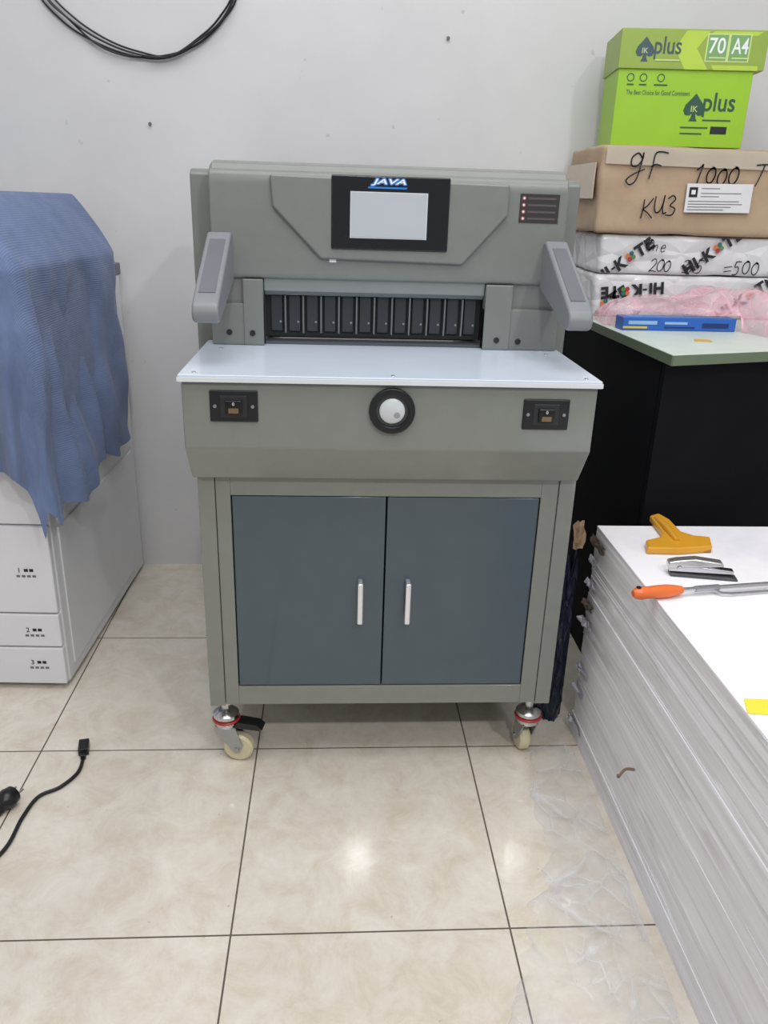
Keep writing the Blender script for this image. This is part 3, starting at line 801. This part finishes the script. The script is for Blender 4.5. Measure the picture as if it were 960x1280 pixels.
for px in (773, 792, 818):
    c = gx(px, 97); MB().ring((c.x, BY, c.z), (0, -1, 0), .0075, .0098, .0008, 20).build('printed_icon', DGR, GC)
for q in ((768, 778, 106), (786, 797, 106), (808, 828, 106), (884, 926, 150), (852, 893, 160), (852, 885, 168)): bar(*q, BY, DGR)
p = gx(897, 168); q2 = gx(922, 158); MB().plane([(p.x, p.z), (q2.x, p.z), (q2.x, q2.z), (p.x, q2.z)], (0, BY, 0), lift=.0006).build('badge', INK, GC)

# blue box and pink bag
BB = thing('blue_box', 'long blue box with small yellow print in front of the printed packages', 'box', (.872, 2.050, TZ + .0005), R(2), world=False)
MB().box(-.150, .150, -.026, .026, 0, .032).build('carton', mat('blue carton', (44, 100, 190), .35), BB, .002)
YP = mat('yellow print', (222, 196, 60), .4); NV_ = mat('navy print', (30, 52, 112), .4); PB_ = mat('pale blue print', (150, 190, 228), .4)
for a0, a1, z0, z1, nm, m_ in ((-.148, -.085, .005, .010, 'yellow_stripe', YP), (-.135, -.06, .015, .024, 'pale_print', PB_), (-.04, .02, .016, .022, 'pale_print', PB_), (-.04, .04, .006, .010, 'dark_print', NV_), (.06, .13, .008, .020, 'dark_print', NV_)):
    MB().box(a0, a1, -.0268, -.025, z0, z1).build(nm, m_, BB)
MB().box(-.13, .13, -.014, .014, .0315, .0325).build('pale_panel', mat('mid blue print', (86, 142, 208), .4), BB)
# bag: an open skin that lies behind the box, laps over its top and spreads past its right end
pb = MB(); n1, n2 = 130, 76
def sst(a, b, x): t = min(1, max(0, (x - a) / (b - a))); return t * t * (3 - 2 * t)
for j in range(n2 + 1):
    for i in range(n1 + 1):
        u, v = i / n1, j / n2
        x = .708 + u * .486 + .014 * noise.noise(Vector((v * 2, u, 1)))
        yf = 2.090 - .060 * sst(.76, .86, x) - .100 * sst(1.030, 1.070, x) + .007 * noise.noise(Vector((u * 7, 2, 5))); yb = 2.262
        y = yf + v * (yb - yf)
        e = max(0, 1 - abs(2 * u - 1) ** 8) * max(0, 1 - abs(2 * v - 1) ** 4)
        g_ = math.exp(-((x - 1.08) / .13) ** 2)
        hh = (.066 + .080 * g_ * (.5 + .5 * v)) * e
        r1 = noise.noise(Vector((x * 8, y * 8, 0))); r2 = abs(noise.noise(Vector((x * 19, y * 19, 4))))
        z = .0015 + hh * (.85 + .45 * r1) + e * .010 * r2
        if x < 1.036 and y < 2.092: z = max(z, .0385 + .007 * r2)
        pb.v.append(Vector((x, y, TZ + z)))
for j in range(n2):
    for i in range(n1):
        a = j * (n1 + 1) + i; pb.f.append((a, a + 1, a + n1 + 2, a + n1 + 1))
single('plastic_bag', pb, film_mat('pink plastic film', (250, 196, 212), .44, .36, 12, .25, .10, .10), 'crumpled translucent pink plastic bag lapping over the blue box', 'plastic bag', ang=180)

# ---------------------------------------------------------------- big paper stack on the floor
SH = sheet_mat(); NR = 10; TH = .055
WRP = mat('torn brown wrapper', (122, 108, 98), .7, 0, .2, 20); WRP2 = mat('torn white wrapper', (204, 202, 212), .5, 0, .08, 20)
ords = ['lowest', 'ninth from top', 'eighth from top', 'seventh from top', 'sixth from top', 'fifth from top', 'fourth from top', 'third from top', 'second from top', 'topmost']
SX0, SX1, SY0, SY1 = .592, 1.22, .40, 1.640
for k in range(NR):
    jx = random.uniform(-.0025, .002); jy = random.uniform(-.006, .003)
    if k == NR - 1: jx, jy = 0, 0
    z0 = k * TH; mb = MB()
    levels = random.choice((9, 12, 15))
    zs = [0] + sorted(random.uniform(.03, .97) for _ in range(levels - 2)) + [1]
    per = []
    ny, nx = 44, 14
    for i in range(ny): per.append((SX0, SY1 - (SY1 - SY0) * i / ny, -1, 0))
    for i in range(nx): per.append((SX0 + (SX1 - SX0) * i / nx, SY0, 0, -1))
    for i in range(ny): per.append((SX1, SY0 + (SY1 - SY0) * i / ny, 1, 0))
    for i in range(nx): per.append((SX1 - (SX1 - SX0) * i / nx, SY1, 0, 1))
    n = len(per)
    for l in range(levels):
        sh_ = random.uniform(-.0009, .0006)
        for (x, y, nx_, ny_) in per:
            fade = .5 + .9 * noise.noise(Vector((l * 5.1, y * 2.2, k * 2.7)))
            dsp = sh_ * fade + .0010 * noise.noise(Vector((x * 2, y * 2.4, z0 * 40 + l * .9))) + .0006 * noise.noise(Vector((x * 2, y * 7, l + k)))
            up = .0018 * noise.noise(Vector((l * 2.2 + k, y * 2.0, 4))) if 0 < l < levels - 1 else 0
            zz = min(max(z0 + .0001 + (TH - .0002) * zs[l] + up, z0 + .0001), z0 + TH - .0001)
            mb.v.append(Vector((x + jx + nx_ * dsp, y + jy + ny_ * dsp, zz)))
    for l in range(levels - 1):
        for i in range(n):
            j = (i + 1) % n
            mb.f.append((l * n + i, l * n + j, (l + 1) * n + j, (l + 1) * n + i))
    mb.f.append(tuple(range(n))); mb.f.append(tuple(range((levels - 1) * n, levels * n)))
    T = thing('paper_ream', f'{ords[k]} white ream of large sheets in the floor stack' + (' under the stapler' if k == NR - 1 else ''), 'paper ream', ((SX0 + SX1) / 2, (SY0 + SY1) / 2, z0), 0, 'reams in the floor stack')
    mb.build('sheets', SH, T, ang=50)
    if k in (9, 8, 7, 6, 5, 3, 2, 0):
        fl = MB(); a_, b_ = 8, 5
        ln_ = random.uniform(.035, .085); out = random.uniform(.008, .022); zc = random.uniform(.1, .5); zh = random.uniform(.3, .5)
        for j in range(b_ + 1):
            for i in range(a_ + 1):
                u, v = i / a_, j / b_
                rj = random.uniform(0, 1)
                y = SY1 + jy + .002 - ln_ * u * (.8 + .3 * rj)
                x = SX0 + jx - .0035 - out * (1 - u) * (.25 + .75 * rj) * (.4 + .6 * math.sin(v * PI))
                z = z0 + TH * (zc + zh * v) + random.uniform(-.004, .004)
                fl.v.append(Vector((x, y, min(max(z0 + .001, z), z0 + TH - .0005))))
        for j in range(b_):
            for i in range(a_):
                q = j * (a_ + 1) + i; fl.f.append((q, q + 1, q + a_ + 2, q + a_ + 1))
        fl.build('torn_wrapper', WRP if k in (9, 6) else WRP2, T, smooth=False, label='torn wrapper scrap at the ream corner')
SZ = NR * TH
# dark blue crumpled sheet standing in the gap between cutter and stack, with a torn brown paper by it
def crumpled_sheet(x0, x1, y0, z0, z1, seed, dpt, na=12, nb=18):
    r_ = random.Random(seed); m = MB()
    for side in (0, 1):
        for j in range(nb + 1):
            for i in range(na + 1):
                u, v = i / na, j / nb
                t = dpt * math.sin(PI * u) * (1 - .5 * v) * (1 if side else -1)
                m.v.append(Vector((x0 + (x1 - x0) * u + r_.uniform(-.004, .004) * (0 < i < na), y0 + t + (r_.uniform(-.006, .006) if 0 < i < na else 0), z0 + (z1 - z0) * v * (1 - .16 * abs(math.sin(u * 9 + seed))) )))
    o_ = (na + 1) * (nb + 1)
    for side in (0, 1):
        for j in range(nb):
            for i in range(na):
                q = side * o_ + j * (na + 1) + i; m.f.append((q, q + 1, q + na + 2, q + na + 1))
    return m
single('wrapping_sheet', crumpled_sheet(.515, .582, 1.70, .0005, .485, 5, .03), mat('dark blue wrapping', (30, 38, 58), .35, 0, .15, 12), 'dark blue crumpled sheet standing between the cutting machine and paper stack', 'wrapping', smooth=False)
q = onY(726, 676, 1.655)
ts = MB(); r_ = random.Random(3)
for j in range(6):
    for i in range(6):
        u, v = i / 5 - .5, j / 5 - .5
        ts.v.append(Vector((q.x - .002 + u * .028 * (1.1 - .5 * abs(v)) + r_.uniform(-.003, .003), 1.662 + .018 * (u * u + v) + r_.uniform(-.004, .004), SZ - .034 + v * .06 + r_.uniform(-.004, .004))))
for j in range(5):
    for i in range(5):
        a = j * 6 + i; ts.f.append((a, a + 1, a + 7, a + 6))
single('torn_paper', ts, mat('kraft torn paper', (150, 124, 100), .8, 0, .15, 30), 'torn brown kraft paper scrap at the far left corner of the paper stack', 'paper scrap', smooth=False)

# scraper: one moulded piece
ORY = mat('orange yellow plastic', (220, 160, 46), .35)
outl = [(811, 652), (822, 649), (836, 657), (850, 672), (866, 677), (886, 679), (889, 691), (848, 694), (808, 693), (806, 683), (824, 679), (826, 672)]
P3 = [onZ(*q, SZ) for q in outl]
cen = sum(P3, Vector()) / len(P3)
SQ = thing('scraper', 'orange yellow plastic scraper lying at the back of the paper stack', 'scraper', cen)
MB().prism([(p.x, p.y) for p in P3], 'Z', SZ + .0003, SZ + .016).build('body', ORY, SQ, .004, 3)
a = onZ(820, 656, SZ) + Vector((0, 0, .0155)); c = onZ(845, 685, SZ) + Vector((0, 0, .0155))
MB().tube([a, a.lerp(c, .5) + Vector((0, 0, .004)), c], [.007, .008, .006], 10).build('grip_ridge', ORY, SQ)
a = onZ(810, 691, SZ); c = onZ(887, 690, SZ)
MB().tube([a + Vector((0, -.003, .004)), c + Vector((0, -.003, .004))], .0035, 8).build('blade', mat('dull amber rubber', (170, 120, 40), .5), SQ)
# stapler
p0 = onZ(836, 717, SZ); p1 = onZ(920, 724, SZ); d = p1 - p0; L_ = d.length
ST = thing('stapler', 'slim silver metal stapler lying on the paper stack before the scraper', 'stapler', p0, math.atan2(d.y, d.x), world=False)
SB = mat('stapler base grey', (84, 84, 88), .35, .4)
MB().prism([(0, 0), (L_, 0), (L_, .004), (L_ * .9, .006), (0, .007)], 'Y', -.013, .013).build('base', SB, ST, .0015)
MB().prism([(-.002, .009), (L_ * .93, .012), (L_ * .93, .019), (L_ * .1, .024), (-.002, .020)], 'Y', -.008, .008).build('magazine', CHROME, ST, .001)
MB().prism([(-.006, .015), (L_ * .78, .027), (L_ * .74, .035), (L_ * .35, .039), (.01, .033), (-.006, .028)], 'Y', -.011, .011).build('top_arm', mat('stapler silver', (206, 205, 203), .18, .8), ST, .003, 3)
MB().cyl((.016, -.014, .018), (.016, .014, .018), .005, n=14).build('hinge_pin', CHROME, ST)
# orange handled tool
p0 = onZ(790, 750, SZ) + Vector((0, 0, .013)); p1 = onZ(851, 745, SZ) + Vector((0, 0, .013)); p2 = onZ(1010, 732, SZ) + Vector((0, 0, .010))
OT = thing('scraper_tool', 'orange handled tool with long steel shaft lying on the paper stack', 'tool', Vector((p0.x, p0.y, SZ)))
ORG = mat('orange plastic', (232, 116, 54), .35)
ax = (p1 - p0)
MB().tube([p0 + ax * t for t in (0, .06, .16, .3, .5, .7, .85, 1)], [.006, .0105, .0125, .0115, .0125, .0125, .0105, .007], 14).build('handle', ORG, OT, label='orange moulded grip')
MB().ring(p0 + ax * .1 + Vector((0, 0, .0115)), (0, 0, 1), .002, .0045, .0015, 16).build('hanging_hole', BLACK, OT)
MB().tube([p1 - ax * .05, p1 + (p2 - p1) * .5, p2], .0042, 10).build('shaft', CHROME, OT)
MB().cyl(p1 + (p2 - p1) * .10, p1 + (p2 - p1) * .28, .0058, n=12).build('ferrule', STEEL, OT)
side = Vector((.004, -.016, -.006))
MB().tube([p1 + (p2 - p1) * .22, p1 + (p2 - p1) * .27 + side * .8, p1 + (p2 - p1) * .34 + side, p2 + side], .0024, 8).build('side_rod', STEEL, OT)
q = onZ(948, 886, SZ)
single('sticky_note', MB().prism([(q.x - .022, q.y - .012), (q.x + .04, q.y - .02), (q.x + .045, q.y + .02), (q.x - .01, q.y + .024)], 'Z', SZ + .0003, SZ + .0014), mat('yellow note', (238, 226, 70), .6), 'yellow paper note on the near edge of the paper stack', 'note')
# curled strip poking out of the side of the stack
tw = MB(); base = Vector((SX0 - .005, 1.24, .2))
pth = catmull([base, base + Vector((-.02, -.004, .004)), base + Vector((-.034, -.012, -.006)), base + Vector((-.04, -.02, .004))], 5)
tw.tube(pth, [.003] * (len(pth) - 1) + [.0015], 6)
single('paper_strip', tw, mat('brown strip', (128, 112, 100), .7), 'small brown curled strip sticking out of the paper stack side', 'paper scrap')

# ---------------------------------------------------------------- clear film on floor
LB = [(668, 936), (662, 985), (680, 1040), (684, 1085), (668, 1130), (662, 1165), (656, 1200), (644, 1245), (630, 1300)]
RB = [(716, 934), (732, 975), (756, 1030), (776, 1080), (794, 1125), (806, 1160), (822, 1200), (842, 1250), (856, 1300)]
fm = MB(); a_, b_ = 34, 130
L3 = catmull([onZ(*q) for q in LB], 10); R3 = catmull([onZ(*q) for q in RB], 10)
for j in range(b_ + 1):
    f_ = j / b_ * (len(L3) - 1); i0 = int(min(f_, len(L3) - 2)); tt = f_ - i0
    A = L3[i0].lerp(L3[i0 + 1], tt); B = R3[i0].lerp(R3[i0 + 1], tt)
    A = A + Vector((.022 * noise.noise(Vector((j * .13, 3, 3))), 0, 0))
    for i in range(a_ + 1):
        P = A.lerp(B, i / a_)
        P.x = min(P.x, SX0 - .014)
        c1 = .5 - abs(noise.noise(Vector((P.x * 9 + P.y * 3, P.y * 6 - P.x * 2, 2))))
        c2 = .45 - abs(noise.noise(Vector((P.x * 20 - P.y * 5, P.y * 15, 6))))
        hz = .044 * max(0, c1 - .18) + .014 * max(0, c2)
        P.z = .0012 + (hz * math.sin(PI * i / a_) ** .5 if 0 < i < a_ else 0)
        fm.v.append(P)
for j in range(b_):
    for i in range(a_):
        q = j * (a_ + 1) + i; fm.f.append((q, q + 1, q + a_ + 2, q + a_ + 1))
single('plastic_film', fm, film_mat('clear film', (238, 240, 245), .27, .34, 9, .5, .12, .08), 'crumpled clear plastic film on the floor along the paper stack', 'plastic film', ang=180)

# ---------------------------------------------------------------- power cord
CR = .0042
def fl(px, py, z=CR): return onZ(px, py, z)
CB_ = mat('black cable rubber', (26, 26, 30), .45)
pc = [fl(104, 948), fl(97, 966), fl(75, 984), fl(48, 996), fl(28, 1022), fl(2, 1066), fl(-60, 1110), fl(-140, 1100), fl(-120, 1050), fl(-50, 1042), fl(-4, 1020)]
e0 = fl(106, 922, .011)
PC = thing('power_cord', 'black power cord with plug on the tiled floor before the copier', 'power cord', fl(60, 1000, 0))
MB().tube(catmull(pc, 8), CR, 8).build('cable', CB_, PC)
d = (e0 - pc[0]); d.z = 0
c0 = pc[0]; hh = MB(); u = d.normalized(); sd = u.cross(Vector((0, 0, 1)))
Tm = Matrix(((u.x, sd.x, 0, c0.x), (u.y, sd.y, 0, c0.y), (u.z, sd.z, 1, 0), (0, 0, 0, 1)))
hh.box(-.002, .016, -.006, .006, .0015, .013, Tm); hh.box(.014, .055, -.0115, .0115, .001, .019, Tm)
hh.build('connector', BLACK, PC, .002)
c1 = pc[-1]; e1 = fl(30, 990); u = (e1 - c1); u.z = 0; u.normalize()
pl = MB()
pl.tube([c1 + u * t + Vector((0, 0, z)) for t, z in ((-.01, 0), (.004, .003), (.014, .010), (.02, .016))], [.0048, .0075, .011, .013], 12)
pl.lathe([(.010, .010), (.017, .017), (.021, .026), (.022, .036), (.0205, .040), (.0195, .046), (.0185, .050)], Vector((c1.x, c1.y, .0222)), u, 24)
pl.build('plug', BLACK, PC)
sd = u.cross(Vector((0, 0, 1)))
for s in (-1, 1):
    a = Vector((c1.x, c1.y, .0222)) + u * .049 + sd * s * .0095
    MB().cyl(a, a + u * .019, .0024, n=10).build('pin', CHROME, PC)

# ---------------------------------------------------------------- cable coil on the wall
wy = WY - .006
def wl(px, py, dy=0): return onY(px, py, wy - dy)
loops = [
    [(48, -10), (80, 28), (118, 52), (160, 68), (205, 73), (245, 56), (276, 28), (296, -8), (280, -70), (200, -110), (110, -90), (58, -50)],
    [(62, -12), (95, 24), (135, 50), (172, 64), (212, 70), (250, 46), (274, 22), (290, -12), (270, -62), (195, -104), (120, -84), (70, -50)],
    [(52, -14), (88, 26), (126, 58), (168, 71), (214, 68), (252, 52), (282, 20), (294, -20), (276, -76), (190, -116), (104, -96), (54, -56)],
    [(56, -8), (84, 22), (122, 48), (166, 66), (210, 71), (248, 50), (278, 24), (292, -14), (274, -66), (196, -112), (112, -88), (62, -52)]]
CC = thing('cable_coil', 'black cable coil hanging high on the white wall above the copier', 'cable', wl(172, 70))
for k, lp in enumerate(loops):
    MB().tube(catmull([wl(a, b2, k * .006) for a, b2 in lp], 6, True), .0027, 8, True).build('cable_loop', CB_, CC)
q = wl(195, -100); q.y = WY
MB().cyl(q, q + Vector((0, -.035, .004)), .003, n=10).build('hanging_nail', STEEL, CC)
for px, py, lab in ((188, 155, 'small dark nail in the wall below the cable coil'), (560, 48, 'small dark nail in the wall above the cutting machine')):
    q = onY(px, py, WY)
    single('wall_nail', MB().lathe([(.0022, 0), (.0022, .006), (.005, .006), (.004, .008)], (q.x, WY, q.z), (0, -1, 0), 12), mat('nail dark', (110, 104, 100), .5), lab, 'nail')

# ---------------------------------------------------------------- light
def area(name, loc, size, power, col=(1, 1, 1), target=None, sy=None):
    l = bpy.data.lights.new(name, 'AREA'); l.energy = power; l.color = col
    if sy: l.shape = 'RECTANGLE'; l.size = size; l.size_y = sy
    else: l.shape = 'DISK'; l.size = size
    o = bpy.data.objects.new(name, l); COL.objects.link(o); o.location = loc
    t = Vector(target) if target else Vector((loc[0], loc[1], 0))
    o.rotation_euler = (t - Vector(loc)).to_track_quat('-Z', 'Y').to_euler()
    return o
area('ceiling lamp', (.17, -1.13, 2.9), .15, 19, (1, .985, .97), (.1, 1.0, 0))
area('ceiling lamp', (1.21, -1.10, 2.9), .15, 19, (1, .985, .97), (.6, 1.0, 0))
area('soft overhead fill', (.1, .95, 2.97), 2.2, 43, (.985, .99, 1), None, 1.8)  # broad soft fill added overhead, set to deepen shade under the cutter
w = bpy.data.worlds.new('world'); SC.world = w; w.use_nodes = True
w.node_tree.nodes['Background'].inputs[0].default_value = (.83, .86, .92, 1)
w.node_tree.nodes['Background'].inputs[1].default_value = .36
